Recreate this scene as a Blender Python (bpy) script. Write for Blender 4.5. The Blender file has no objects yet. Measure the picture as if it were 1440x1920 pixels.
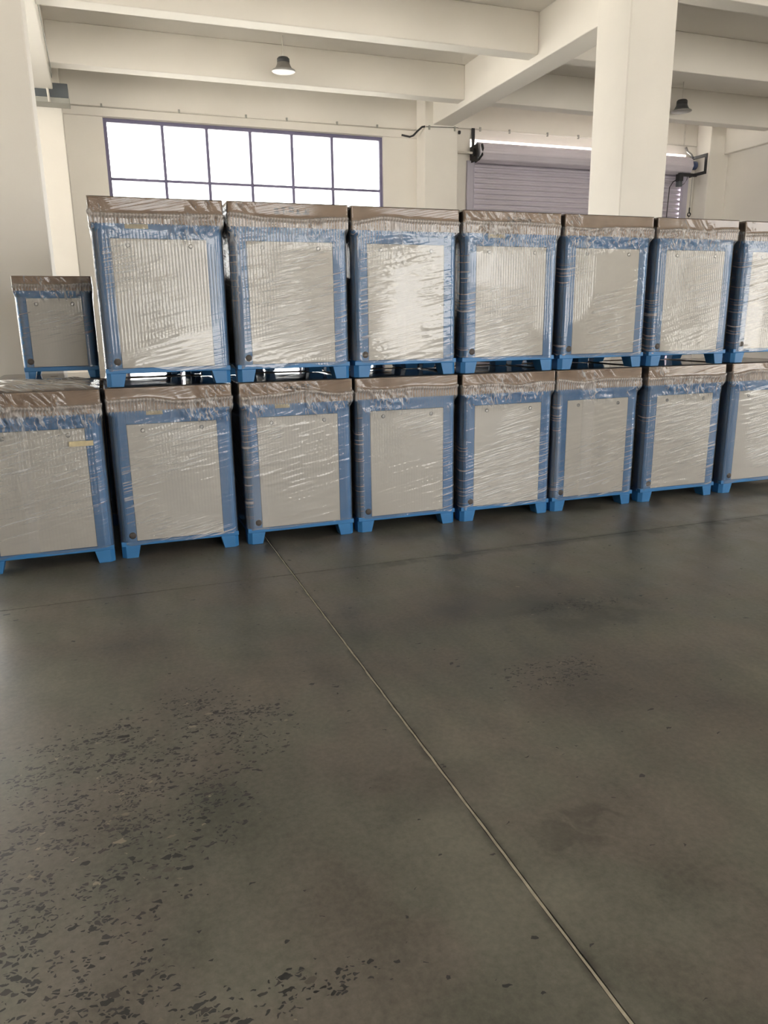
import bpy, bmesh, math, random
import numpy as np
from mathutils import Matrix, Vector
random.seed(7)
scene = bpy.context.scene
C = scene.collection
PI = math.pi

# ------------------------------------------------------------------ camera
FPX, YAW, PIT, ROL, CH, CD = 1411.34, 0.3438, 0.2513, 0.0129, 1.5576, 5.1801
def cam_matrix():
    f = Vector((math.sin(YAW)*math.cos(PIT), math.cos(YAW)*math.cos(PIT), -math.sin(PIT)))
    r = Vector((math.cos(YAW), -math.sin(YAW), 0)); d = f.cross(r)
    r2 = r*math.cos(ROL) + d*math.sin(ROL); d2 = -r*math.sin(ROL) + d*math.cos(ROL)
    m = Matrix.Identity(4)
    for i in range(3):
        m[i][0] = r2[i]; m[i][1] = -d2[i]; m[i][2] = -f[i]
    m[0][3], m[1][3], m[2][3] = 0.0, -CD, CH
    return m
cd = bpy.data.cameras.new('camera'); cam = bpy.data.objects.new('camera', cd); C.objects.link(cam)
cd.sensor_fit = 'VERTICAL'; cd.sensor_height = 32.0; cd.lens = FPX/1920*32.0
cd.clip_start = 0.05; cd.clip_end = 300
cam.matrix_world = cam_matrix()
scene.camera = cam

# ------------------------------------------------------------------ daylight and exposure
EXPOSURE = 0.0
SKY = 8.0
SUN = 36.0            # added to light the ceiling by bounce; no beam reaches the floor in view
scene.view_settings.view_transform = 'Standard'
scene.view_settings.look = 'None'
scene.view_settings.gamma = 1.0
scene.view_settings.use_curve_mapping = False
scene.view_settings.exposure = EXPOSURE
cy = scene.cycles
cy.max_bounces = 6; cy.diffuse_bounces = 5; cy.glossy_bounces = 2; cy.transmission_bounces = 2; cy.transparent_max_bounces = 7
cy.use_adaptive_sampling = True; cy.adaptive_threshold = .04; cy.adaptive_min_samples = 16
cy.caustics_reflective = False; cy.caustics_refractive = False
w = bpy.data.worlds.new('overcast_sky'); scene.world = w; w.use_nodes = True
bg = w.node_tree.nodes['Background']
bg.inputs[0].default_value = (1.0, 0.98, 0.945, 1); bg.inputs[1].default_value = SKY
sl = bpy.data.lights.new('sun', 'SUN'); sl.energy = SUN; sl.angle = math.radians(2.); sl.color = (1.0, .965, .90)
so = bpy.data.objects.new('sun', sl); C.objects.link(so); so.location = (-8, 30, 30)
so.rotation_euler = (math.radians(-34), 0, math.radians(18))
def portal(name, loc, rot, sx, sy):
    """a window opening told to the renderer as the way the sky's light comes in"""
    l = bpy.data.lights.new(name, 'AREA'); l.shape = 'RECTANGLE'; l.size = sx; l.size_y = sy
    l.cycles.is_portal = True
    o = bpy.data.objects.new(name, l); C.objects.link(o); o.location = loc; o.rotation_euler = rot

# room measures
YB = 8.75            # inner face of back wall
XL, XR = -7.6, 12.55
YF = -14.0
ZC = 5.5             # ceiling
W1 = (0.30, 5.06, 1.0, 4.73)      # window in the back wall, seen
W2 = (-6.45, -1.45, 1.0, 4.73)    # its neighbour in the bay to the left
FRONT = [(0.4, 5.1, 0.5, 4.5), (7.0, 11.9, 0.5, 4.5)]  # unseen openings, sized and placed for the light on the row
LEFT = [(3.3, 8.0, 0.3, 4.7)]      # y ranges; unseen opening added to light the back aisle
RIGHT = [(-10.0, -5.5, 0.3, 4.6)]  # unseen opening added to brighten the ceiling and girders
for i, (a, b, c, d) in enumerate([W1, W2]):
    portal('window_portal', ((a+b)/2, YB+0.30, (c+d)/2), (-PI/2, 0, 0), b-a, d-c)
for (a, b, c, d) in FRONT:
    portal('window_portal', ((a+b)/2, YF-0.30, (c+d)/2), (PI/2, 0, 0), b-a, d-c)
for (a, b, c, d) in LEFT:
    portal('window_portal', (XL-0.30, (a+b)/2, (c+d)/2), (0, -PI/2, 0), d-c, b-a)

for (a, b, c, d) in RIGHT:
    portal('window_portal', (XR+0.30, (a+b)/2, (c+d)/2), (0, PI/2, 0), d-c, b-a)

# ------------------------------------------------------------------ helpers
def tag(o, label=None, cat=None, group=None, kind=None):
    if label: o['label'] = label
    if cat: o['category'] = cat
    if group: o['group'] = group
    if kind: o['kind'] = kind
    return o
def link(name, me, mat=None, parent=None, loc=None):
    o = bpy.data.objects.new(name, me); C.objects.link(o)
    if mat is not None and me is not None and len(me.materials) == 0: me.materials.append(mat)
    if parent is not None: o.parent = parent
    if loc is not None: o.location = loc
    return o
def empty(name, loc=(0, 0, 0)):
    o = bpy.data.objects.new(name, None); C.objects.link(o); o.location = loc
    o.empty_display_size = 0.1
    return o
class MB:
    def __init__(s): s.v = []; s.f = []; s.sm = []
    def add(s, vs, fs, smooth=False):
        n = len(s.v); s.v += [tuple(v) for v in vs]
        s.f += [tuple(i+n for i in f) for f in fs]; s.sm += [smooth]*len(fs); return s
    def box(s, a, b):
        x0, y0, z0 = a; x1, y1, z1 = b
        return s.add([(x0,y0,z0),(x1,y0,z0),(x1,y1,z0),(x0,y1,z0),(x0,y0,z1),(x1,y0,z1),(x1,y1,z1),(x0,y1,z1)],
                     [(0,3,2,1),(4,5,6,7),(0,1,5,4),(1,2,6,5),(2,3,7,6),(3,0,4,7)])
    def prism(s, poly0, z0, poly1, z1):
        n = len(poly0)
        return s.add([(x,y,z0) for x,y in poly0]+[(x,y,z1) for x,y in poly1],
                     [tuple(range(n-1,-1,-1)), tuple(range(n,2*n))]+[(i,(i+1)%n,n+(i+1)%n,n+i) for i in range(n)])
    def tube(s, pts, r, n=8, smooth=True):
        pts = [Vector(p) for p in pts]; vs = []
        for i, p in enumerate(pts):
            t = (pts[min(i+1, len(pts)-1)]-pts[max(i-1, 0)]).normalized()
            up = Vector((0,0,1)) if abs(t.z) < .9 else Vector((1,0,0))
            a = t.cross(up).normalized(); b = t.cross(a)
            rr = r[i] if isinstance(r, (list, tuple)) else r
            vs += [p+(a*math.cos(k*2*PI/n)+b*math.sin(k*2*PI/n))*rr for k in range(n)]
        m = len(pts); fs = [(i*n+k, i*n+(k+1)%n, (i+1)*n+(k+1)%n, (i+1)*n+k) for i in range(m-1) for k in range(n)]
        s.add(vs, fs, smooth); base = len(s.v)-len(vs)
        s.f += [tuple(base+k for k in range(n-1,-1,-1)), tuple(base+(m-1)*n+k for k in range(n))]; s.sm += [False, False]
        return s
    def lathe(s, prof, c=(0,0,0), n=28, axis='z', cap=True):
        vs = []
        for r, h in prof:
            for k in range(n):
                a = 2*PI*k/n; p = (r*math.cos(a), r*math.sin(a), h)
                if axis == 'y': p = (p[0], p[2], p[1])
                if axis == 'x': p = (p[2], p[0], p[1])
                vs.append((p[0]+c[0], p[1]+c[1], p[2]+c[2]))
        m = len(prof); base = len(s.v)
        s.add(vs, [(i*n+k, i*n+(k+1)%n, (i+1)*n+(k+1)%n, (i+1)*n+k) for i in range(m-1) for k in range(n)], True)
        if cap:
            s.f += [tuple(base+k for k in range(n-1,-1,-1)), tuple(base+(m-1)*n+k for k in range(n))]; s.sm += [False, False]
        return s
    def mesh(s, name, bevel=0, segs=2):
        me = bpy.data.meshes.new(name); me.from_pydata(s.v, [], s.f)
        me.polygons.foreach_set('use_smooth', s.sm)
        bm = bmesh.new(); bm.from_mesh(me); bmesh.ops.recalc_face_normals(bm, faces=bm.faces)
        if bevel:
            es = [e for e in bm.edges if len(e.link_faces) == 2 and e.calc_face_angle(0) > 0.5]
            bmesh.ops.bevel(bm, geom=es, offset=bevel, segments=segs, profile=.5, affect='EDGES', clamp_overlap=True)
        bm.to_mesh(me); bm.free()
        return me
    def build(s, name, mat, parent=None, bevel=0, loc=None, segs=2):
        return link(name, s.mesh(name, bevel, segs), mat, parent, loc)

# ------------------------------------------------------------------ materials
def new_mat(name):
    m = bpy.data.materials.new(name); m.use_nodes = True
    nt = m.node_tree; return m, nt, nt.nodes['Principled BSDF']
def N(nt, typ, **kw):
    n = nt.nodes.new(typ)
    for k, v in kw.items():
        if k.startswith('i_'): n.inputs[k[2:].replace('_', ' ')].default_value = v
        else: setattr(n, k, v)
    return n
def L(nt, a, b): nt.links.new(a, b)
def math_n(nt, op, a, b=None, clamp=False):
    n = nt.nodes.new('ShaderNodeMath'); n.operation = op; n.use_clamp = clamp
    for i, v in enumerate((a, b)):
        if v is None: continue
        if isinstance(v, (int, float)): n.inputs[i].default_value = v
        else: nt.links.new(v, n.inputs[i])
    return n.outputs[0]
def ramp(nt, fac, stops):
    r = nt.nodes.new('ShaderNodeValToRGB'); e = r.color_ramp.elements
    while len(e) < len(stops): e.new(.5)
    for k, (p, c) in enumerate(stops):
        e[k].position = p; e[k].color = c if len(c) == 4 else (*c, 1)
    nt.links.new(fac, r.inputs[0]); return r.outputs[0]
def srange(nt, v, a, b, lo=0., hi=1.):
    n = nt.nodes.new('ShaderNodeMapRange'); n.interpolation_type = 'SMOOTHSTEP'
    n.inputs['From Min'].default_value = a; n.inputs['From Max'].default_value = b
    n.inputs['To Min'].default_value = lo; n.inputs['To Max'].default_value = hi
    nt.links.new(v, n.inputs['Value']); return n.outputs[0]
def coat(name, col, rough=.5, var=.06, scale=6., metal=0., bump=0., bscale=60., spec=.5):
    m, nt, b = new_mat(name)
    tc = N(nt, 'ShaderNodeTexCoord'); nz = N(nt, 'ShaderNodeTexNoise', i_Scale=scale, i_Detail=4.)
    L(nt, tc.outputs['Object'], nz.inputs['Vector'])
    lo = tuple(c*(1-var) for c in col); hi = tuple(min(1, c*(1+var)) for c in col)
    L(nt, ramp(nt, nz.outputs['Fac'], [(.3, lo), (.7, hi)]), b.inputs['Base Color'])
    b.inputs['Roughness'].default_value = rough; b.inputs['Metallic'].default_value = metal
    b.inputs['Specular IOR Level'].default_value = spec
    if bump:
        n2 = N(nt, 'ShaderNodeTexNoise', i_Scale=bscale, i_Detail=3.); L(nt, tc.outputs['Object'], n2.inputs['Vector'])
        bp = N(nt, 'ShaderNodeBump', i_Strength=bump, i_Distance=.003); L(nt, n2.outputs['Fac'], bp.inputs['Height'])
        L(nt, bp.outputs[0], b.inputs['Normal'])
    return m
M = {}
M['paint'] = coat('wall_paint', (.84, .805, .75), .75, .03, 1.2, bump=.08, bscale=40)
M['ceil'] = coat('ceiling_paint', (.86, .825, .77), .8, .03, .8, bump=.08, bscale=30)
M['blue'] = coat('blue_powder_coat', (.036, .190, .45), .42, .06, 8)
M['blue_core'] = coat('blue_sheet', (.03, .15, .34), .5, .06, 8)
M['cream'] = coat('cream_powder_coat', (.76, .715, .63), .5, .03, 3)
M['card'] = coat('cardboard', (.36, .235, .15), .85, .12, 14, bump=.15, bscale=120, spec=.2)
M['ink'] = coat('black_ink', (.03, .028, .03), .7, .1, 30)
M['tab'] = coat('yellowed_tape', (.62, .53, .33), .6, .08, 40)
M['rubber'] = coat('grey_rubber', (.07, .06, .055), .6, .2, 60)
M['latch'] = coat('zinc_latch', (.35, .34, .32), .4, .1, 60, metal=.6)
M['frame'] = coat('window_frame', (.17, .155, .27), .45, .05, 10)  # purple fringe of the window glare put into the frame colour
M['shutter'] = coat('shutter_steel', (.66, .62, .70), .4, .04, 2)
M['shutterd'] = coat('shutter_guide', (.56, .53, .63), .45, .04, 2)
M['iron'] = coat('black_iron', (.02, .02, .022), .5, .2, 30)
M['steel'] = coat('grey_steel', (.33, .33, .32), .45, .1, 20, metal=.5)
M['motor'] = coat('blue_motor', (.02, .05, .16), .35, .1, 30)
M['plastic'] = coat('white_plastic', (.75, .72, .66), .5, .03, 20)
M['boxgrey'] = coat('grey_box', (.10, .115, .13), .45, .1, 5)
M['boxlight'] = coat('grey_box_edge', (.36, .36, .33), .5, .05, 5)
M['lampd'] = coat('lamp_dark', (.055, .058, .062), .45, .1, 20)
M['lampg'] = coat('lamp_grey', (.19, .18, .165), .5, .05, 20)
M['lampw'] = coat('lamp_lens', (.30, .29, .275), .35, .03, 20)
M['ground'] = coat('yard_concrete', (.62, .60, .56), .9, .1, 1)
M['filler'] = coat('joint_filler', (.42, .385, .30), .8, .2, 25)
M['subbase'] = coat('joint_dirt', (.03, .028, .024), .9, .2, 12)

def pane_mat():
    m, nt, b = new_mat('window_glass'); nt.nodes.remove(b); out = nt.nodes['Material Output']
    t = N(nt, 'ShaderNodeBsdfTransparent'); t.inputs[0].default_value = (.96, .97, .97, 1)
    g = N(nt, 'ShaderNodeBsdfGlossy', i_Roughness=.03); fr = N(nt, 'ShaderNodeFresnel', i_IOR=1.45)
    mx = N(nt, 'ShaderNodeMixShader'); L(nt, fr.outputs[0], mx.inputs[0]); L(nt, t.outputs[0], mx.inputs[1]); L(nt, g.outputs[0], mx.inputs[2])
    L(nt, mx.outputs[0], out.inputs[0]); return m
M['glass'] = pane_mat()

def floor_mat():
    m, nt, b = new_mat('polished_concrete')
    geo = N(nt, 'ShaderNodeNewGeometry'); pos = geo.outputs['Position']
    sp = N(nt, 'ShaderNodeSeparateXYZ'); L(nt, pos, sp.inputs[0]); X, Y = sp.outputs[0], sp.outputs[1]
    def noise(scale, detail=4., rough=.55, dist=0., stretch=None, rot=0.):
        n = N(nt, 'ShaderNodeTexNoise', noise_dimensions='2D', i_Scale=scale, i_Detail=detail, i_Roughness=rough, i_Distortion=dist)
        if stretch:
            mp = N(nt, 'ShaderNodeMapping'); mp.inputs['Scale'].default_value = stretch; mp.inputs['Rotation'].default_value = (0, 0, rot)
            L(nt, pos, mp.inputs[0]); L(nt, mp.outputs[0], n.inputs['Vector'])
        else: L(nt, pos, n.inputs['Vector'])
        return n.outputs['Fac']
    cloud = noise(.8, 3., .6, .4); mott = noise(3.2, 4., .65, .4); fine = noise(45., 3., .7); trow = noise(5., 3., .6, 0., (1, .25, 1), .5)
    patch = noise(7., 2.); spots = noise(9., 3., .6, .5)
    wob = N(nt, 'ShaderNodeTexNoise', noise_dimensions='2D', i_Scale=60., i_Detail=0.); L(nt, pos, wob.inputs['Vector'])
    v = math_n(nt, 'ADD', math_n(nt, 'MULTIPLY', cloud, .5), math_n(nt, 'MULTIPLY', mott, .3))
    v = math_n(nt, 'ADD', v, math_n(nt, 'MULTIPLY', trow, .2))
    v = math_n(nt, 'ADD', v, math_n(nt, 'MULTIPLY', math_n(nt, 'SUBTRACT', fine, .5), .30))
    col_a = ramp(nt, v, [(.32, (.090, .083, .070)), (.50, (.150, .136, .115)), (.66, (.205, .186, .158))])
    col_b = ramp(nt, v, [(.32, (.082, .084, .068)), (.50, (.140, .138, .113)), (.66, (.195, .189, .156))])
    hue = N(nt, 'ShaderNodeMix', data_type='RGBA'); L(nt, srange(nt, noise(1.7, 2.), .38, .62), hue.inputs[0]); L(nt, col_a, hue.inputs[6]); L(nt, col_b, hue.inputs[7])
    col = hue.outputs[2]
    # exposed aggregate: dark angular chips, crowded in a few worn patches
    def blob(cx, cy, rx, ry):
        a = math_n(nt, 'DIVIDE', math_n(nt, 'SUBTRACT', X, cx), rx); c = math_n(nt, 'DIVIDE', math_n(nt, 'SUBTRACT', Y, cy), ry)
        d = math_n(nt, 'ADD', math_n(nt, 'MULTIPLY', a, a), math_n(nt, 'MULTIPLY', c, c))
        return srange(nt, math_n(nt, 'ADD', d, math_n(nt, 'MULTIPLY', math_n(nt, 'SUBTRACT', mott, .5), 2.2)), .2, 1.5, 1., 0.)
    msk = None
    for args in ((-.12, -2.75, .42, .55), (-.32, -3.15, .40, .35), (.25, -2.45, .30, .35), (-.30, -3.55, .35, .14), (.05, -3.72, .5, .07), (2.3, -1.85, .30, .10), (1.75, -2.5, .28, .14)):
        k = blob(*args)
        msk = k if msk is None else math_n(nt, 'MAXIMUM', msk, k)
    def chips(scale, thr, rad, seedoff):
        mp = N(nt, 'ShaderNodeMapping'); mp.inputs['Location'].default_value = (seedoff, seedoff*.7, 0)
        mp.inputs['Scale'].default_value = (.72, 1.1, 1); mp.inputs['Rotation'].default_value = (0, 0, .35)
        ad = N(nt, 'ShaderNodeVectorMath', operation='MULTIPLY_ADD'); L(nt, wob.outputs['Color'], ad.inputs[0]); ad.inputs[1].default_value = (.012,)*3
        L(nt, pos, ad.inputs[2]); L(nt, ad.outputs[0], mp.inputs[0])
        vo = N(nt, 'ShaderNodeTexVoronoi', voronoi_dimensions='2D', i_Scale=scale); L(nt, mp.outputs[0], vo.inputs['Vector'])
        ve = N(nt, 'ShaderNodeTexVoronoi', voronoi_dimensions='2D', feature='DISTANCE_TO_EDGE', i_Scale=scale); L(nt, mp.outputs[0], ve.inputs['Vector'])
        sc = N(nt, 'ShaderNodeSeparateColor'); L(nt, vo.outputs['Color'], sc.inputs[0])
        inside = math_n(nt, 'GREATER_THAN', ve.outputs['Distance'], math_n(nt, 'ADD', math_n(nt, 'MULTIPLY', sc.outputs[1], rad), .07))
        dens = math_n(nt, 'GREATER_THAN', math_n(nt, 'ADD', math_n(nt, 'MULTIPLY', math_n(nt, 'MULTIPLY', msk, srange(nt, patch, .36, .60, .15, .75)), thr), .003), sc.outputs[0])
        return math_n(nt, 'MULTIPLY', inside, dens), sc.outputs[2]
    c1, t1 = chips(50., .40, .26, 3.1); c2, t2 = chips(92., .62, .24, 9.4)
    chip = math_n(nt, 'MAXIMUM', c1, c2)
    mix = N(nt, 'ShaderNodeMix', data_type='RGBA'); L(nt, math_n(nt, 'MULTIPLY', chip, .93), mix.inputs[0]); L(nt, col, mix.inputs[6])
    L(nt, ramp(nt, t1, [(0., (.012, .013, .014)), (.62, (.03, .032, .034)), (.96, (.045, .042, .04)), (.985, (.28, .25, .19))]), mix.inputs[7])
    col = mix.outputs[2]
    # trodden dirt along the cross joint, oily stains
    def dark(col, fac, amt):
        n = N(nt, 'ShaderNodeMix', data_type='RGBA'); L(nt, math_n(nt, 'MULTIPLY', fac, amt), n.inputs[0]); L(nt, col, n.inputs[6]); n.inputs[7].default_value = (.018, .017, .015, 1)
        return n.outputs[2]
    wav = math_n(nt, 'MULTIPLY', math_n(nt, 'SUBTRACT', mott, .5), .16)
    dy = math_n(nt, 'ABSOLUTE', math_n(nt, 'ADD', math_n(nt, 'ADD', Y, .765), wav))
    band = math_n(nt, 'MULTIPLY', srange(nt, dy, .03, .085, 1., 0.), srange(nt, X, .9, 1.9, .15, 1.))
    col = dark(col, math_n(nt, 'MULTIPLY', band, srange(nt, trow, .3, .55)), .55)
    dj = math_n(nt, 'ABSOLUTE', math_n(nt, 'ADD', math_n(nt, 'SUBTRACT', X, .976), math_n(nt, 'MULTIPLY', wav, .2)))
    col = dark(col, math_n(nt, 'MULTIPLY', srange(nt, dj, .0, .035, 1., 0.), srange(nt, patch, .35, .65)), .6)
    col = dark(col, math_n(nt, 'MULTIPLY', blob(1.27, -3.46, .17, .10), srange(nt, spots, .35, .62)), .40)
    col = dark(col, math_n(nt, 'MULTIPLY', blob(2.3, -1.95, .5, .25), srange(nt, patch, .3, .65)), .35)
    col = dark(col, blob(.95, -3.1, .25, .15), .22)
    L(nt, col, b.inputs['Base Color'])
    rr = math_n(nt, 'ADD', srange(nt, mott, .3, .75, .30, .45), math_n(nt, 'MULTIPLY', fine, .06))
    L(nt, rr, b.inputs['Roughness']); b.inputs['Specular IOR Level'].default_value = .45
    h = noise(30., 2., .6)
    bp = N(nt, 'ShaderNodeBump', i_Strength=.12, i_Distance=.004); L(nt, h, bp.inputs['Height']); L(nt, bp.outputs[0], b.inputs['Normal'])
    return m
M['floor'] = floor_mat()

def film_mat(name, fine=True):
    """clear stretch film: transparent sheet with a gloss, milky at folds, with bright highlights painted in as white.
    The sheet's mesh carries where it is ribbed (R), streaked (G), crumpled (B) and doubled (A)."""
    m, nt, b = new_mat(name); nt.nodes.remove(b); out = nt.nodes['Material Output']
    tc = N(nt, 'ShaderNodeTexCoord'); ob = tc.outputs['Object']; oi = N(nt, 'ShaderNodeObjectInfo')
    at = N(nt, 'ShaderNodeAttribute', attribute_name='folds'); sc = N(nt, 'ShaderNodeSeparateColor'); L(nt, at.outputs['Color'], sc.inputs[0])
    ribm, strm, crm, dbl = sc.outputs[0], sc.outputs[1], sc.outputs[2], at.outputs['Alpha']
    sp = N(nt, 'ShaderNodeSeparateXYZ'); L(nt, ob, sp.inputs[0]); x, y, z = sp.outputs
    off = math_n(nt, 'MULTIPLY', oi.outputs['Random'], 37.)
    s = math_n(nt, 'ADD', x, y)
    def noise(sx, sz, ang, detail, dist):
        ca, sa = math.cos(ang), math.sin(ang)
        u = math_n(nt, 'ADD', math_n(nt, 'MULTIPLY', s, ca*sx), math_n(nt, 'MULTIPLY', z, sa*sx))
        v = math_n(nt, 'ADD', math_n(nt, 'MULTIPLY', s, -sa*sz), math_n(nt, 'MULTIPLY', z, ca*sz))
        cb = N(nt, 'ShaderNodeCombineXYZ'); L(nt, math_n(nt, 'ADD', u, off), cb.inputs[0]); L(nt, v, cb.inputs[1])
        n = N(nt, 'ShaderNodeTexNoise', noise_dimensions='2D', i_Scale=1., i_Detail=detail, i_Distortion=dist)
        L(nt, cb.outputs[0], n.inputs['Vector']); return n.outputs['Fac']
    rib = math_n(nt, 'MULTIPLY_ADD', math_n(nt, 'SINE', math_n(nt, 'MULTIPLY', s, 2*PI/.0205)), .5); nt.nodes[-1].inputs[2].default_value = .5
    rib = math_n(nt, 'MULTIPLY', math_n(nt, 'POWER', rib, 3.), ribm)
    if fine:
        d1 = noise(2.6, 80., .20, 2., .25); c2 = noise(42., 10., .25, 2., 1.0)
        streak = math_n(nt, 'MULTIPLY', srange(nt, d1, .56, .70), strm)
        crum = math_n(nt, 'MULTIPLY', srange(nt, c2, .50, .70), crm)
        h = math_n(nt, 'ADD', math_n(nt, 'MULTIPLY', rib, .30), math_n(nt, 'MULTIPLY', math_n(nt, 'MULTIPLY', d1, math_n(nt, 'MULTIPLY_ADD', strm, .75)), .75))
        for nd in nt.nodes:
            if nd.type == 'MATH' and nd.operation == 'MULTIPLY_ADD' and nd.inputs[1].default_value == .75: nd.inputs[2].default_value = .12
        h = math_n(nt, 'ADD', h, math_n(nt, 'MULTIPLY', math_n(nt, 'MULTIPLY', c2, crm), 1.2))
    else:
        streak = strm; crum = crm; h = rib
    bp = N(nt, 'ShaderNodeBump', i_Strength=1., i_Distance=.006); L(nt, h, bp.inputs['Height'])
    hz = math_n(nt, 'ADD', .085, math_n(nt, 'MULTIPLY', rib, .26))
    hz = math_n(nt, 'ADD', hz, math_n(nt, 'MULTIPLY', streak, .48))  # bright specular lines painted in as diffuse white
    hz = math_n(nt, 'ADD', hz, math_n(nt, 'MULTIPLY', crum, .52))  # bright crease highlights whitened in likewise
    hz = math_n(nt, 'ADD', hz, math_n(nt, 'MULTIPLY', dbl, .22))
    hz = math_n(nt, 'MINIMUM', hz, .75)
    tr = N(nt, 'ShaderNodeBsdfTransparent'); tr.inputs[0].default_value = (.985, .985, .99, 1)
    df = N(nt, 'ShaderNodeBsdfDiffuse'); df.inputs[0].default_value = (.90, .90, .91, 1)
    tl = N(nt, 'ShaderNodeBsdfTranslucent'); tl.inputs[0].default_value = (.90, .90, .91, 1)
    dm = N(nt, 'ShaderNodeMixShader'); dm.inputs[0].default_value = .3; L(nt, df.outputs[0], dm.inputs[1]); L(nt, tl.outputs[0], dm.inputs[2])
    m1 = N(nt, 'ShaderNodeMixShader'); L(nt, hz, m1.inputs[0]); L(nt, tr.outputs[0], m1.inputs[1]); L(nt, dm.outputs[0], m1.inputs[2])
    gl = N(nt, 'ShaderNodeBsdfGlossy', i_Roughness=.065); L(nt, bp.outputs[0], gl.inputs['Normal'])
    fr = N(nt, 'ShaderNodeFresnel', i_IOR=1.62)
    m2 = N(nt, 'ShaderNodeMixShader'); L(nt, fr.outputs[0], m2.inputs[0]); L(nt, m1.outputs[0], m2.inputs[1]); L(nt, gl.outputs[0], m2.inputs[2])
    L(nt, m2.outputs[0], out.inputs[0]); return m
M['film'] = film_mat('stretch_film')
M['film_b'] = film_mat('stretch_film_plain', False)

# ------------------------------------------------------------------ floor: sub-base, slabs, joint filler
JX = [XL-.24, -5.65, .976, 7.60, XR+.24]
JY = [YF-.24, -6.9, -.735, 5.4, YB+.24]
fl = MB().box((XL-.24, YF-.24, -.30), (XR+.24, YB+.24, -.006)).build('floor', M['subbase'])
tag(fl, 'dark polished concrete floor slab with sawn joints', 'floor', kind='structure')
G = .007
for i in range(4):
    for j in range(4):
        MB().box((JX[i]+(G if i else 0), JY[j]+(G*.5 if j else 0), -.006), (JX[i+1]-(G if i < 3 else 0), JY[j+1]-(G*.5 if j < 3 else 0), 0)).build('slab', M['floor'], fl)
for x in JX[1:-1]:
    # slightly ragged bead of sealant in the long joint
    mb = MB(); ys = np.linspace(JY[0], JY[-1], 420); rs = random.Random(3)
    pts = []
    for yv in ys: pts.append((x+rs.uniform(-.0012, .0012), yv, rs.uniform(.0032, .0048)))
    for a, b_ in zip(pts[:-1], pts[1:]):
        mb.add([(a[0]-a[2], a[1], -.001), (a[0]+a[2], a[1], -.001), (b_[0]+b_[2], b_[1], -.001), (b_[0]-b_[2], b_[1], -.001)], [(0, 1, 2, 3)])
    mb.build('joint_filler', M['filler'], fl)
gr = MB().box((-70, -70, -.9), (70, 70, -.32)).build('yard_ground', M['ground'])
tag(gr, 'pale concrete yard outside the hall', 'ground', kind='structure')

# ------------------------------------------------------------------ walls, ceiling, beams, columns
def wall_with_openings(lo, hi, z1, openings, axis, c0, c1):
    """boxes filling the wall around rectangular openings (a0, a1, z0, z1) sorted along it"""
    mb = MB()
    def bx(a0, a1, z0, zz):
        if a1-a0 < 1e-4 or zz-z0 < 1e-4: return
        if axis == 'x': mb.box((a0, c0, z0), (a1, c1, zz))
        else: mb.box((c0, a0, z0), (c1, a1, zz))
    p = lo
    for (a, b, z0, zt) in sorted(openings):
        bx(p, a, 0, z1); bx(a, b, 0, z0); bx(a, b, zt, z1); p = b
    bx(p, hi, 0, z1); return mb
DOOR = (6.80, 11.80, 0.0, 4.80)
wb = wall_with_openings(XL-.24, XR+.24, ZC, [W1, W2, DOOR], 'x', YB, YB+.24).build('wall_back', M['paint'])
tag(wb, 'cream painted back wall with window and shutter door', 'wall', kind='structure')
wf = wall_with_openings(XL-.24, XR+.24, ZC, FRONT, 'x', YF-.24, YF).build('wall_front', M['paint'])
tag(wf, 'cream painted wall behind the viewer', 'wall', kind='structure')
wl = wall_with_openings(YF, YB, ZC, LEFT, 'y', XL-.24, XL).build('wall_left', M['paint'])
tag(wl, 'cream painted unseen wall at the far left, opening added for light', 'wall', kind='structure')
wr = wall_with_openings(YF, YB, ZC, RIGHT, 'y', XR, XR+.24).build('wall_right', M['paint'])
tag(wr, 'cream painted end wall on the right', 'wall', kind='structure')
ce = MB().box((XL-.24, YF-.24, ZC), (XR+.24, YB+.24, ZC+.2)).build('ceiling', M['ceil'])
tag(ce, 'cream painted concrete ceiling slab', 'ceiling', kind='structure')
# ring beam on the end wall
tag(MB().box((XR-.12, YF, 4.77), (XR, 8.35, ZC)).build('trim_1', M['paint'], bevel=.01), 'cream ring beam along the right end wall', 'beam', kind='structure')
BAY = 6.64
GX = [(5.87+BAY*k, 6.27+BAY*k) for k in (-1, 0)]
for k, (a, b) in enumerate(GX):
    g = MB().box((a, YF, 4.90), (b, 8.36, ZC)).build('girder', M['ceil'], bevel=.012)
    tag(g, ['cream concrete girder above the left column, carrying a cable', 'cream concrete girder running from the wall pier to the square column'][k], 'beam', kind='structure')
spans = [(XL, GX[0][0]), (GX[0][1], GX[1][0]), (GX[1][1], XR-.13)]
for yb in (-13.2, -10.95, -8.7, -6.45, -4.2, -1.95, .30, 2.55, 4.80, 7.07):
    for k, (a, b) in enumerate(spans):
        o = MB().box((a, yb, 4.985), (b, yb+.255, ZC)).build('ceiling_beam', M['ceil'], bevel=.012)
        tag(o, 'cream concrete ceiling beam spanning between girders', 'beam', group='ceiling beams', kind='structure')
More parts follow.
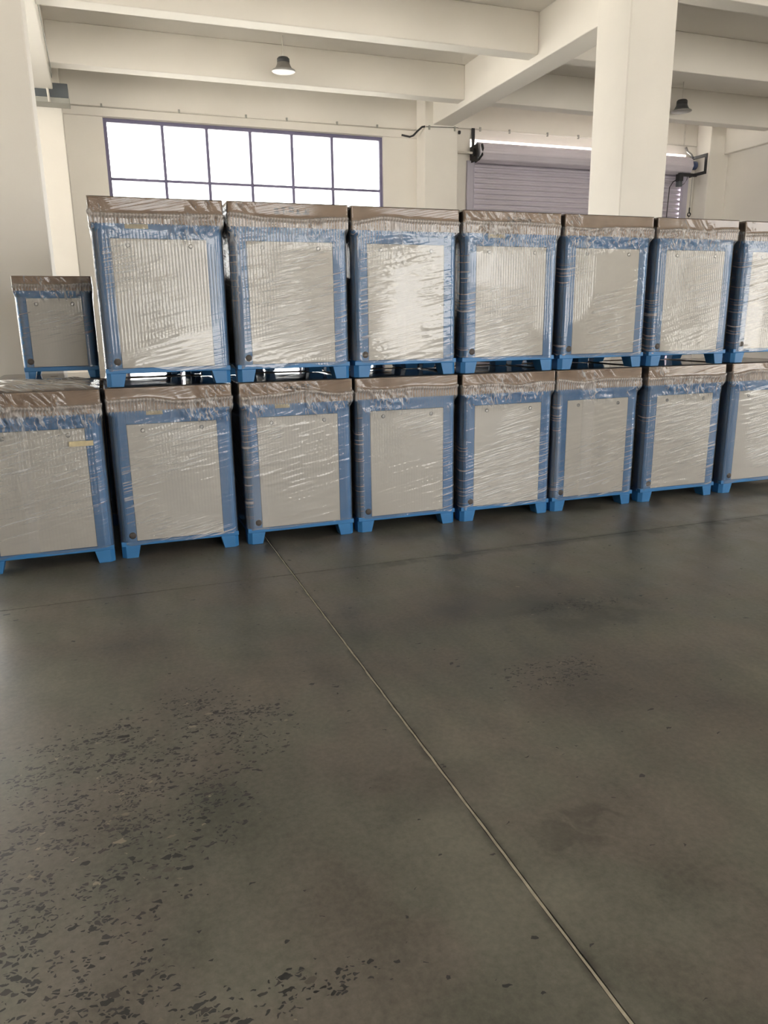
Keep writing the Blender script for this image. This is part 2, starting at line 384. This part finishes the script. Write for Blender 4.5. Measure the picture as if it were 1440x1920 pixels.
# lintel band over the window bay, wall piers, free columns
def lintel(n, a, b, z0, z1):
    tag(MB().box((a, YB-.045, z0), (b, YB, z1)).build('trim_%d' % n, M['paint'], bevel=.006), 'cream lintel band along the back wall', 'trim', kind='structure')
lintel(2, -.289, 5.71, 4.735, 4.86)
lintel(3, -6.93, -.94, 4.735, 4.86)
PX = [(XL, 6.36-2*BAY), (5.71-BAY, 6.36-BAY), (5.71, 6.36), (12.06, XR)]
for k, (a, b) in enumerate(PX):
    o = MB().box((a, 8.35, 0), (b, YB, ZC)).build('wall_pier', M['paint'], bevel=.012)
    tag(o, ['cream wall pier at the far left bay', 'cream wall pier left of the window, under the grey box', 'cream wall pier between window and shutter door', 'cream corner pier at the right end of the back wall'][k], 'pier', kind='structure')
FX = [(XL, 6.24-2*BAY), (-.988, -.388), (5.637, 6.24)]
for k, (a, b) in enumerate(FX):
    for yy, s in ((2.5, ''), (-4.6 if k != 1 else -8.0, ' near')):
        o = MB().box((a, yy, 0), (b, yy+.62, ZC)).build('column', M['paint'], bevel=.014)
        tag(o, ['square cream column off to the left', 'square cream column at the left edge, behind the small cabinet', 'square cream column rising behind the right half of the row'][k] + (', nearer the viewer' if s else ''), 'column', kind='structure')

# ------------------------------------------------------------------ windows
def window(n, a, b, z0, z1, xs, zs, y, label):
    r = empty('window_%d' % n, ((a+b)/2, y, z0)); tag(r, label, 'window', kind='structure')
    ox, oy, oz = (a+b)/2, y, z0
    fw, fd = .055, .07
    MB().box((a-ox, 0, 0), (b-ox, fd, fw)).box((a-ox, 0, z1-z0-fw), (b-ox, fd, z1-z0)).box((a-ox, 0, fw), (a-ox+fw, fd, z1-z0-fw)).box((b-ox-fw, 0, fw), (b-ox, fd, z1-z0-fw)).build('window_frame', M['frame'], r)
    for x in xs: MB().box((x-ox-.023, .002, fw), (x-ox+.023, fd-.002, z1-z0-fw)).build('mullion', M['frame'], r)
    ex = [a+fw]+list(xs)+[b-fw]; ez = [z0+fw]+list(zs)+[z1-fw]
    for z in zs:
        for i in range(len(ex)-1):
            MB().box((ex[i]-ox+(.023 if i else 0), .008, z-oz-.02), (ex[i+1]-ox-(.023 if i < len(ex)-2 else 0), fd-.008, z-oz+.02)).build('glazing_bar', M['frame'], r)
    for i in range(len(ex)-1):
        for j in range(len(ez)-1):
            MB().box((ex[i]-ox, .032, ez[j]-oz), (ex[i+1]-ox, .037, ez[j+1]-oz)).build('pane', M['glass'], r)
    return r
window(1, *W1[:2], W1[2], W1[3], [1.215, 1.935, 2.665, 3.39, 4.115], [1.95, 2.88, 3.83], YB+.05, 'wide dark-framed grid window with six columns of panes, overexposed')
window(2, *W2[:2], W2[2], W2[3], [W2[0]+.8*k for k in range(1, 6)], [1.95, 2.88, 3.83], YB+.05, 'dark-framed grid window in the bay beyond the left column')

# ------------------------------------------------------------------ roller shutter door
dr = empty('door_1', (9.30, YB, 0)); tag(dr, 'grey lilac roller shutter door with horizontal slats', 'door', kind='structure')
SP = .0935
prof = [(0, 0), (-.036, .004), (-.046, .016), (-.048, .034), (-.042, .050), (-.026, .058), (.004, .062), (0, SP)]   # (y, z)
mb = MB(); x0, x1 = -2.46, 2.46
vs = []; th = .004
for (yy, zz) in prof: vs += [(x0, yy, zz), (x1, yy, zz), (x0, yy+th, zz), (x1, yy+th, zz)]
fs = []
for k in range(len(prof)-1):
    a = k*4; b2 = a+4
    fs += [(a, a+1, b2+1, b2), (a+2, b2+2, b2+3, a+3), (a, b2, b2+2, a+2), (a+1, a+3, b2+3, b2+1)]
e = (len(prof)-1)*4
fs += [(0, 2, 3, 1), (e, e+1, e+3, e+2)]
slat_me = MB().add(vs, fs).mesh('slat')
nslat = int(4.42/SP)+1
for k in range(nslat): link('slat', slat_me, M['shutter'], dr, (0, .042, .02+k*SP))
for sx in (-1, 1):
    MB().box((sx*2.50-.075, -.055, 0), (sx*2.50+.075, .0, 4.42)).box((sx*2.50-sx*.055-.006, -.068, 0), (sx*2.50-sx*.055+.006, -.055, 4.40)).build('guide_rail', M['shutterd'], dr, bevel=.004)
# the rolled-up coil, seen as a bulging drum with ridges
pr = [(.0, -2.47)]
coil = MB(); n = 40; rr = .165
ring = []
for k in range(n):
    a = 2*PI*k/n; r_ = rr + (.010 if k % 5 in (0, 1) else 0); ring.append((-.155+r_*math.cos(a), 4.545+r_*math.sin(a)))
coil.add([(-2.44, y_, z_) for y_, z_ in ring]+[(2.44, y_, z_) for y_, z_ in ring], [(k, (k+1) % n, n+(k+1) % n, n+k) for k in range(n)]+[tuple(range(n-1, -1, -1)), tuple(range(n, 2*n))])
coil.build('shutter_coil', M['shutter'], dr)
MB().box((-2.46, -.06, 4.40), (2.46, .0, 4.445)).build('coil_apron', M['shutter'], dr, bevel=.01)
MB().tube([(-2.95, -.155, 4.53), (2.55, -.155, 4.53)], .022, 10).build('axle', M['plastic'], dr)
# left support bracket: strap plate, bearing block, hook-shaped guide
br = MB().box((-2.49, -.05, 4.55), (-2.43, -.035, 4.98)).box((-2.50, -.30, 4.38), (-2.485, -.0, 4.66)).box((-2.53, -.21, 4.47), (-2.455, -.10, 4.60))
br.tube([(-2.40, -.30, 4.66), (-2.40, -.335, 4.58), (-2.40, -.31, 4.48), (-2.44, -.26, 4.41), (-2.49, -.20, 4.37)], .022, 8)
br.build('support_bracket', M['iron'], dr)
# motor set on the right: perforated side plate, motor, gearbox, pulley, roller guide, chain
mt = empty('shutter_motor', (11.88, YB-.012, 4.43)); tag(mt, 'black bracket with blue motor at the shutter\'s upper right corner', 'motor')
pl = MB().box((.0, -.52, .25), (.02, 0, .31)).box((0, -.52, -.08), (.02, 0, -.02)).box((0, -.05, -.02), (.02, 0, .25)).box((0, -.52, -.02), (.02, -.46, .25)).box((-.26, -.05, .25), (.0, -.03, .29))
pl.build('side_plate', M['iron'], mt)
MB().lathe([(.03, -.24), (.075, -.23), (.085, -.19), (.085, -.02), (.06, 0)], (.0, -.22, .12), 20, 'x').build('motor_body', M['motor'], mt)
MB().lathe([(.06, -.32), (.06, -.25)], (.0, -.22, .12), 20, 'x').lathe([(.05, -.36), (.05, -.30)], (.0, -.10, .16), 16, 'x').build('gear_housing', M['boxgrey'], mt)
MB().lathe([(.05, -.44), (.07, -.42), (.07, -.38), (.05, -.36)], (0, -.22, .16), 20, 'x').build('pulley', M['motor'], mt)
MB().box((-.44, -.28, -.10), (.0, -.22, -.04)).box((-.46, -.30, -.20), (-.36, -.18, -.06)).build('lower_arm', M['iron'], mt, bevel=.008)
MB().box((-.44, -.27, -.30), (-.35, -.17, -.19)).build('limit_box', M['boxgrey'], mt, bevel=.01)
MB().tube([(-.12, -.02, .50), (-.10, -.05, .42), (-.02, -.08, .36), (.0, -.1, .30)], .024, 8).build('stay', M['steel'], mt)
MB().tube([(-.46, -.24, -.16), (-.50, -.16, -.20), (-.52, -.09, -.30), (-.535, -.085, -.8), (-.56, -.085, -2.2), (-.56, -.085, -3.0)], .010, 6).build('control_cable', M['iron'], mt)
MB().tube([(-.35, -.22, -.28), (-.27, -.22, -.24), (-.22, -.24, -.16), (-.22, -.25, -.09)], .006, 6).build('loop_cable', M['iron'], mt)
ch = MB().tube([(-.10, -.26, -.08), (-.11, -.26, -.70)], .005, 6).build('pull_chain', M['steel'], mt)
hk = [(-.11, -.26, -.70), (-.11, -.26, -.80)]+[(-.11+.035*math.sin(t)+.0, -.26, -.835+.035*math.cos(t)) for t in np.linspace(0, 5.6, 14)]
MB().tube(hk, .013, 8).build('chain_hook', M['iron'], ch)
MB().tube([(-.115, -.26, -.87), (-.12, -.26, -1.0)], .004, 6).lathe([(.008, -.105), (.02, -.09), (.02, -.015), (.008, 0)], (-.12, -.26, -1.0), 12).build('chain_weight', M['iron'], ch)

# ------------------------------------------------------------------ conduits, cable, grey box
def conduit(pts, label, clips=(), r=.011, mat='plastic', group=None):
    o = MB().tube(pts, r, 8).build('conduit', M[mat])
    tag(o, label, 'conduit', group)
    for c in clips: MB().box((c[0]-.014, c[1]-.012, c[2]-.02), (c[0]+.014, c[1]+.016, c[2]+.05)).build('clip', M['boxlight'], o)
    return o
conduit([(-.16, YB-.012, 4.878), (5.70, YB-.012, 4.878)], 'thin white conduit clipped along the wall above the window', [(x, YB-.016, 4.872) for x in (.3, 1.5, 2.6, 3.3, 4.2, 4.95)])
conduit([(6.37, YB-.012, 4.97), (12.05, YB-.012, 4.97)], 'thin white conduit clipped along the wall above the shutter', [(x, YB-.016, 4.962) for x in (7.0, 7.62, 8.45, 9.15, 10.2, 11.2)])
conduit([(11.72, YB-.014, 4.98), (11.72, YB-.014, 5.45)], 'vertical white conduit above the shutter motor')
conduit([(5.72, 8.338, 4.855), (6.355, 8.338, 4.875)], 'thin dark wire across the pier between window and shutter', [(5.79, 8.338, 4.83), (6.29, 8.338, 4.84)], r=.005, mat='iron')
cb = MB().tube([(5.705, 8.33, 4.855), (5.66, 8.36, 4.85), (5.61, 8.45, 4.80), (5.57, 8.55, 4.745), (5.53, 8.62, 4.735), (5.46, 8.68, 4.76), (5.40, 8.70, 4.775)], .017, 8).build('cable', M['iron'])
tag(cb, 'short loose black cable bending round the pier corner beside the window', 'cable')
kn = MB().lathe([(.02, -.02), (.032, -.015), (.032, .015), (.02, .02)], (6.375, 8.33, 4.80), 12, 'x').build('wall_grommet', M['iron']); tag(kn, 'small black plug on the pier beside the shutter', 'plug')
gb = empty('junction_box', (-.40, 8.35, 4.72)); tag(gb, 'dark grey metal box fixed to the pier left of the window', 'box')
MB().box((-.42, -.30, .07), (.235, 0, .27)).build('housing', M['boxgrey'], gb, bevel=.006)
MB().box((-.43, -.315, .0), (.245, 0, .07)).build('bottom_tray', M['boxlight'], gb, bevel=.006)
MB().tube([(-.05, -.335, .42), (-.045, -.335, .2), (-.035, -.335, .0)], .017, 8).build('cable_drop', M['plastic'], gb)
conduit([(-.345, 3.2, 5.02), (-.345, 5.2, 5.0), (-.345, 5.25, 4.985), (-.345, 7.0, 4.955), (-.355, 7.35, 4.945), (-.36, 7.7, 5.0), (-.37, 7.95, 5.03)], 'thin wire running along the left girder to the grey box', r=.007, mat='boxlight')

# ------------------------------------------------------------------ pendant lamps
def lamp(loc, label, rod_r, k, housing, shade):
    r = empty('pendant_lamp', loc); tag(r, label, 'lamp', 'pendant lamps in the back aisle')
    top = ZC-loc[2]
    sc = lambda pr: [(a*k, b*k) for a, b in pr]
    MB().tube([(0, 0, .18*k), (0, 0, top)], rod_r, 8).build('rod', M['plastic'], r)
    MB().lathe(sc([(.02, .205), (.085, .20), (.103, .18), (.105, .118)]), n=28).build('driver_housing', M[housing], r)
    MB().lathe(sc([(.105, .118), (.112, .09), (.135, .045), (.165, .012), (.192, .0), (.186, -.002), (.160, .008), (.128, .042), (.10, .09)]), n=36, cap=False).build('shade', M[shade], r)
    MB().lathe(sc([(.196, .004), (.200, -.008), (.188, -.016), (.12, -.022), (.01, -.024)]), n=36).build('lens', M['lampw'], r)
lamp((2.80, 6.70, 5.045), 'grey bell-shaped pendant lamp hanging above the window', .009, .86, 'lampd', 'lampg')
lamp((9.93, 6.75, 5.035), 'black bell-shaped pendant lamp hanging right of the square column', .004, .88, 'iron', 'lampd')

# ------------------------------------------------------------------ wrapped compressor cabinets
def vnoise(x, y, seed):
    rs = np.random.RandomState(seed); T = rs.rand(256, 256)
    xi = np.floor(x).astype(int); yi = np.floor(y).astype(int); fx = x-xi; fy = y-yi
    fx = fx*fx*(3-2*fx); fy = fy*fy*(3-2*fy)
    g = lambda a, b: T[a % 256, b % 256]
    return (g(xi, yi)*(1-fx)+g(xi+1, yi)*fx)*(1-fy)+(g(xi, yi+1)*(1-fx)+g(xi+1, yi+1)*fx)*fy
def sstep(x, a, b):
    t = np.clip((x-a)/(b-a), 0, 1); return t*t*(3-2*t)

def film_mesh(W, D, z0, zc, z1, seed, nf=120, nv=140, bulge=0., loose=1., ribs=1.):
    """one continuous sheet round the cabinet and over its cardboard lid, with real folds"""
    ns, nb, nc = max(16, nf//3), max(12, nf//6), 7
    # perimeter described as (side, t) with rounded corners; order: front, right, back, left
    per = []
    def seg(kind, n):
        for k in range(n): per.append((kind, k/n))
    for s, n in ((0, nf), (1, ns), (2, nb), (3, ns)):
        seg(('s', s), n); seg(('c', s), nc)
    P = len(per)
    vv = np.concatenate([np.linspace(0, 1, nv)])
    zz = z0+(z1-z0)*vv
    hx0, hy0, r0 = W/2+.004, D/2+.004, .058
    hx1, hy1, r1 = W/2+.010, D/2+.010, .012
    b = sstep(zz, zc-.05, zc+.005)
    HX = hx0+(hx1-hx0)*b; HY = hy0+(hy1-hy0)*b; RR = r0+(r1-r0)*b
    co = np.zeros((nv, P, 3)); nr = np.zeros((P, 2)); S = np.zeros(P)
    cor = [(1, -1, -PI/2), (1, 1, 0), (-1, 1, PI/2), (-1, -1, PI)]
    for i, ((k, s), t) in enumerate(per):
        if k == 's':
            if s == 0: X = -(HX-RR)+2*(HX-RR)*t; Y = -HY; nr[i] = (0, -1)
            if s == 1: X = HX; Y = -(HY-RR)+2*(HY-RR)*t; nr[i] = (1, 0)
            if s == 2: X = (HX-RR)-2*(HX-RR)*t; Y = HY; nr[i] = (0, 1)
            if s == 3: X = -HX; Y = (HY-RR)-2*(HY-RR)*t; nr[i] = (-1, 0)
            X = X+0*zz; Y = Y+0*zz
        else:
            sx, sy, a0 = cor[s]; a = a0+t*PI/2
            X = sx*(HX-RR)+RR*math.cos(a); Y = sy*(HY-RR)+RR*math.sin(a); nr[i] = (math.cos(a), math.sin(a))
        co[:, i, 0] = X; co[:, i, 1] = Y
    S = np.concatenate([[0], np.cumsum(np.hypot(*(np.diff(co[nv//2, :, :2], axis=0).T)))])
    Lp = S[-1]+.02
    zg, sg = np.meshgrid(zz, S, indexing='ij')
    rs = np.random.RandomState(seed)
    # lower rim wavers, upper rows stay
    rim = (vnoise(sg*5+seed, zg*0+seed, seed)-.5)*.035
    zg2 = zg+rim*(1-sstep(vv, 0, .18))[:, None]
    th = rs.uniform(.12, .28)
    u = sg*math.cos(th)+zg*math.sin(th); v = -sg*math.sin(th)+zg*math.cos(th)
    n1 = vnoise(u*3+7, v*38, seed+1); n2 = vnoise(u*5+3, v*70, seed+2)
    mask = sstep(vnoise(sg*3, zg*3, seed+3), .35, .65)
    fold = (np.clip(1-np.abs(2*n1-1), 0, 1)**4*.0022+np.clip(1-np.abs(2*n2-1), 0, 1)**4*.0016)*mask
    n3 = vnoise(sg*42, zg*4+sg*8, seed+4); n4 = vnoise(sg*24+zg*14, zg*22-sg*6, seed+5)
    crump = (np.clip(1-np.abs(2*n3-1), 0, 1)**2*.006+np.clip(1-np.abs(2*n4-1), 0, 1)**3*.011)
    k_ = (z1-zc)/.15                                  # the smaller model has a lower lid
    ruff_top = zc+(.070+.018*(vnoise(sg*5, zg*0, seed+8)-.5)*2)*k_   # rolled upper hem of the body wrap
    tm = sstep(zg, zc-.15*k_, zc-.03*k_)*(.12+.88*sstep(vnoise(sg*4, zg*6, seed+6), .42, .66))
    above = sstep(zg, ruff_top-.004, ruff_top+.006)
    ruff = sstep(zg, zc-.02, zc+.004)*(1-above)
    roll = np.exp(-((zg-ruff_top+.008)/.011)**2)
    pull = sstep(vnoise(sg*3.1, zg*0+2, seed+10), .55, .75)*np.clip(1-np.abs(2*vnoise(sg*30+zg*22, zg*5, seed+11)-1), 0, 1)**4   # tight creases over the lid
    disp = fold*loose*(1-above)*(1-ruff)+crump*tm*loose*(1-above)*.8+roll*(.004+.006*n3)+ruff*n3*.004+above*pull*.004
    disp += (vnoise(sg*2.2, zg*2.0, seed+7))*.004*(1-sstep(zg, zc-.03, zc))
    m_rib = sstep(vnoise(sg*2.1, zg*1.6, seed+12), .36, .62)*(.3+.7*sstep(zg, z0+.05, zc-.25))*ribs*(1-sstep(zg, zc-.02, zc))+ruff*(.35+.65*vnoise(sg*5, zg*3, seed+13))
    m_str = sstep(vnoise(sg*2.6, zg*2.4, seed+14), .40, .66)*(1-sstep(zg, zc-.2, zc-.08))
    m_cr = np.clip(tm*(1-above)*(1-.5*ruff)+above*pull*.9, 0, 1)
    m_db = np.clip(ruff*.75+roll*.8+np.exp(-((zg-zg2.min()-.012)/.008)**2)*.5+.55*(np.abs(vnoise(sg*1.7, zg*.25, seed+15)-.5) < .06)*(1-above), 0, 1)
    att = np.stack([m_rib, m_str, m_cr, m_db], -1)
    sd = disp*np.where(np.abs(nr[None, :, 0]) > .7, .45, 1.)
    co[:, :, 0] += sd*nr[None, :, 0]; co[:, :, 1] += disp*nr[None, :, 1]; co[:, :, 2] = zg2
    rows = [co.reshape(-1, 3)]; R = nv; atts = [att.reshape(-1, 4)]
    ring = co[-1].copy()
    for k in range(1, 8):
        f = 1-(k/7.5)**1.0
        rr = ring.copy(); rr[:, 0] *= f; rr[:, 1] *= f
        lift = bulge*math.sin(PI*min(1, k/7.))*(.4+1.1*vnoise(S*7, S*0+k*.9, seed+9))
        rr[:, 2] = z1+.0015+lift; rows.append(rr); R += 1
        tb = np.zeros((P, 4)); tb[:, 2] = .9*(bulge > .01); tb[:, 3] = 1.*(bulge > .01); atts.append(tb)  # bulged top whitened to paint in the window's reflection
    V = np.concatenate(rows)
    idx = np.arange(R*P).reshape(R, P); nx = np.roll(idx, -1, axis=1)
    F = np.stack([idx[:-1], nx[:-1], nx[1:], idx[1:]], -1).reshape(-1, 4)
    me = bpy.data.meshes.new('stretch_film')
    me.vertices.add(len(V)); me.vertices.foreach_set('co', V.astype(np.float32).ravel())
    me.loops.add(F.size); me.loops.foreach_set('vertex_index', F.astype(np.int32).ravel())
    me.polygons.add(len(F)); me.polygons.foreach_set('loop_start', np.arange(0, F.size, 4, dtype=np.int32)); me.polygons.foreach_set('loop_total', np.full(len(F), 4, np.int32))
    me.polygons.foreach_set('use_smooth', np.ones(len(F), bool))
    me.update(calc_edges=True)
    ca = me.color_attributes.new('folds', 'FLOAT_COLOR', 'POINT'); ca.data.foreach_set('color', np.concatenate(atts).astype(np.float32).ravel())
    return me

def parts_for(W, D, H, post, ztop, zlid, zlidtop, foot_h, foot_w):
    """meshes of one cabinet model, shared by all its copies; origin at centre of base"""
    P = {}
    hx, hy = W/2, D/2; zb = foot_h+.032
    P['base_frame'] = MB().box((-hx, -hy, foot_h), (hx, -hy+.05, zb)).box((-hx, hy-.05, foot_h), (hx, hy, zb)).box((-hx, -hy+.05, foot_h), (-hx+.05, hy-.05, zb)).box((hx-.05, -hy+.05, foot_h), (hx, hy-.05, zb)).box((-hx+.05, -hy+.05, zb-.012), (hx-.05, hy-.05, zb-.004)).mesh('base_frame', .004)
    c = .028; t, bt = foot_w*1.18, foot_w*.98
    def fp(s): return [(c, 0), (s, 0), (s, s), (0, s), (0, c)]
    P['leg'] = MB().prism(fp(bt), 0, fp(t), foot_h+.001).mesh('leg', .003)
    r = .055*post/.10
    arc = [(r-r*math.sin(a), r-r*math.cos(a)) for a in np.linspace(0, PI/2, 8)]
    poly = [(post, .012), (post, 0)]+arc+[(0, post), (.012, post), (.018, r), (r, .018)]
    mb = MB().prism(poly, zb, poly, ztop)
    P['corner_post'] = mb.mesh('corner_post')
    for p in P['corner_post'].polygons:
        p.use_smooth = False
    P['body'] = MB().box((-hx+.014, -hy+.014, zb-.004), (hx-.014, hy-.014, ztop)).mesh('body')
    zr = ztop-.112*H/1.15
    pw = W-2*post
    P['top_rail'] = MB().box((-pw/2, 0, zr), (pw/2, .014, ztop)).mesh('top_rail', .002)
    P['front_panel'] = MB().box((-pw/2+.002, -.001, zb+.002), (pw/2-.002, .014, zr-.002)).mesh('front_panel', .003)
    pd = D-2*post
    P['side_rail'] = MB().box((0, -pd/2, zr), (.014, pd/2, ztop)).mesh('side_rail', .002)
    P['side_panel'] = MB().box((0, -pd/2+.002, zb+.002), (.014, pd/2-.002, zr-.002)).mesh('side_panel', .003)
    lw, ld = W/2+.006, D/2+.006
    P['cardboard_lid'] = MB().box((-lw, -ld, zlid), (lw, -ld+.008, zlidtop-.008)).box((-lw, ld-.008, zlid), (lw, ld, zlidtop-.008)).box((-lw, -ld+.008, zlid), (-lw+.008, ld-.008, zlidtop-.008)).box((lw-.008, -ld+.008, zlid), (lw, ld-.008, zlidtop-.008)).box((-lw, -ld, zlidtop-.008), (lw, ld, zlidtop)).mesh('cardboard_lid', .003)
    P['latch'] = MB().lathe([(.014, 0), (.014, -.004), (.008, -.0055)], (0, 0, 0), 14, 'y').mesh('latch')
    P['plug'] = MB().lathe([(.023, 0), (.023, -.005), (.017, -.008), (.004, -.008)], (0, 0, 0), 16, 'y').mesh('plug')
    dims = dict(W=W, D=D, zb=zb, zr=zr, pw=pw, ztop=ztop, zlid=zlid, zlidtop=zlidtop, post=post, hx=hx, hy=hy)
    return P, dims
def make_unit(P, d, x, y, z, label, film_me, film_m, group, detail=True, rot=0.):
    r = empty('compressor_cabinet', (x, y, z)); r.rotation_euler.z = rot
    tag(r, label, 'cabinet', group)
    hx, hy = d['hx'], d['hy']
    link('base_frame', P['base_frame'], M['blue'], r)
    for sx in (-1, 1):
        for sy in (-1, 1):
            for nm, m in (('leg', 'blue'), ('corner_post', 'blue')):
                o = link(nm, P[nm], M[m], r, (sx*hx, sy*hy, 0)); o.scale = (-sx, -sy, 1)
    link('body', P['body'], M['blue_core'], r)
    link('top_rail', P['top_rail'], M['blue'], r, (0, -hy, 0))
    o = link('top_rail', P['top_rail'], M['blue'], r, (0, hy, 0)); o.scale = (1, -1, 1)
    fp = link('front_panel', P['front_panel'], M['cream'], r, (0, -hy, 0))
    for sx in (-1, 1):
        link('latch', P['latch'], M['latch'], fp, (sx*d['pw']*.325, -.001, d['zr']-.042))
    link('plug', P['plug'], M['rubber'], r, (-hx+d['post']*.76, -hy, d['zb']+.042))
    for sx in (-1, 1):
        o = link('side_panel', P['side_panel'], M['cream'], r, (sx*hx, 0, 0)); o.scale = (-sx, 1, 1)
        o = link('side_rail', P['side_rail'], M['blue'], r, (sx*hx, 0, 0)); o.scale = (-sx, 1, 1)
    o = link('back_panel', P['front_panel'], M['cream'], r, (0, hy, 0)); o.scale = (1, -1, 1)
    lid = link('cardboard_lid', P['cardboard_lid'], M['card'], r); lid['label'] = 'brown cardboard lid under film'
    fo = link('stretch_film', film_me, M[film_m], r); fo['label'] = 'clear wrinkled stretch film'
    return r, lid
BW, BD, BH = .79, .86, 1.15
PB, DB = parts_for(BW, BD, BH, .103, 1.02, .995, 1.144, .084, .105)
PS, DS = parts_for(.52, .58, .74, .070, .655, .635, .735, .055, .070)
def bigfilm(seed, bulge=0., loose=1., nf=120, nv=140, ribs=1.):
    return film_mesh(BW, BD, DB['zb']-.012, DB['zlid'], DB['zlidtop']+.003, seed, nf, nv, bulge, loose, ribs)
CY = BD/2
grpF = 'wrapped cabinets of the front row'
lowX = [-.865, -.03, .827, 1.657, 2.495, 3.318, 4.185, 5.06]
upX = [-.014, .822, 1.652, 2.485, 3.325, 4.172, 5.06]
ordL = ['left end of row, nothing stacked on top', 'second from left, below the leftmost upper cabinet', 'third from left, smudged print on lid', 'fourth from left', 'fifth from left', 'sixth from left', 'seventh from left', 'cut by the photo\'s right edge']
ordU = ['leftmost, reaching over the window\'s lower left', 'second from left, dark print on lid', 'third from left, below window\'s right end', 'fourth from left, below the shutter', 'fifth from left, below the square column', 'sixth from left, right of square column', 'cut by the photo\'s right edge']
def strokes(lid, x0, z0, n, h, seed, d):
    rs = random.Random(seed); mb = MB(); y = -d['hy']-.0068
    for k in range(n):
        cx = x0+k*h*1.15
        for _ in range(6):
            if rs.random() < .55:
                zz = z0+rs.uniform(0, h); mb.box((cx, y, zz), (cx+h*rs.uniform(.5, .95), y+.0004, zz+h*.10))
            else:
                xx = cx+rs.uniform(0, h*.85); mb.box((xx, y, z0+rs.uniform(0, h*.3)), (xx+h*.11, y+.0004, z0+h*rs.uniform(.6, 1.)))
    mb.build('printed_mark', M['ink'], lid)
rj = random.Random(5)
for i, x in enumerate(lowX):
    z = 0.
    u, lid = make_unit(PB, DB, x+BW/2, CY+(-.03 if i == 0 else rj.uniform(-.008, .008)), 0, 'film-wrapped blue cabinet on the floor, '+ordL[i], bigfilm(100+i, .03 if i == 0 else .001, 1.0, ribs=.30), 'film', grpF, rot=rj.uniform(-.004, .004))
    if i == 2: strokes(lid, -.09, 1.085, 5, .035, 11, DB)
    if i in (1, 2): MB().box((-.16, -BD/2-.001, .965), (-.055, -BD/2-.0002, .993)).build('tape_tab', M['tab'], u)
    if i == 0: MB().box((.19, -BD/2-.022, .795), (.335, -BD/2-.0205, .828)).build('tape_strip', M['tab'], u)
for i, x in enumerate(upX):
    u, lid = make_unit(PB, DB, x+BW/2, CY+rj.uniform(-.008, .008), 1.1525, 'film-wrapped blue cabinet in upper tier, '+ordU[i], bigfilm(200+i, .001, 1.1, ribs=1.), 'film', grpF, rot=rj.uniform(-.004, .004))
    if i == 1: strokes(lid, -.10, 1.075, 5, .042, 21, DB)
    if i == 3: strokes(lid, -.05, 1.070, 5, .036, 31, DB)
    if i in (0, 3): MB().box((-.20, -BD/2-.001, .965), (-.06, -BD/2-.0002, .993)).build('tape_tab', M['tab'], u)
# second row: the same cabinets on the floor, a smaller model on top of them
bf = bigfilm(301, .002, 1., 60, 80)
for i, x in enumerate([-.80, .05, .90, 1.74, 2.58, 3.42, 4.26]):
    make_unit(PB, DB, x+BW/2, .94+BD/2, 0, 'film-wrapped cabinet standing on the floor hidden behind the front row', bf, 'film_b', 'cabinets hidden in the second row')
for i, x in enumerate([-.585, .02, .62, 1.22, 1.90, 2.55, 3.30, 3.95]):
    fm = film_mesh(.52, .58, DS['zb']-.008, DS['zlid'], DS['zlidtop']+.002, 400+i, 70, 90, .001, .8, .12) if i < 2 else fm
    make_unit(PS, DS, x+.26, 1.05+.29, 1.1525, 'small film-wrapped blue cabinet behind the row\'s left end, in front of the column' if i == 0 else 'small film-wrapped cabinet hidden behind the upper tier', fm, 'film' if i < 1 else 'film_b', 'small cabinets on the second row')
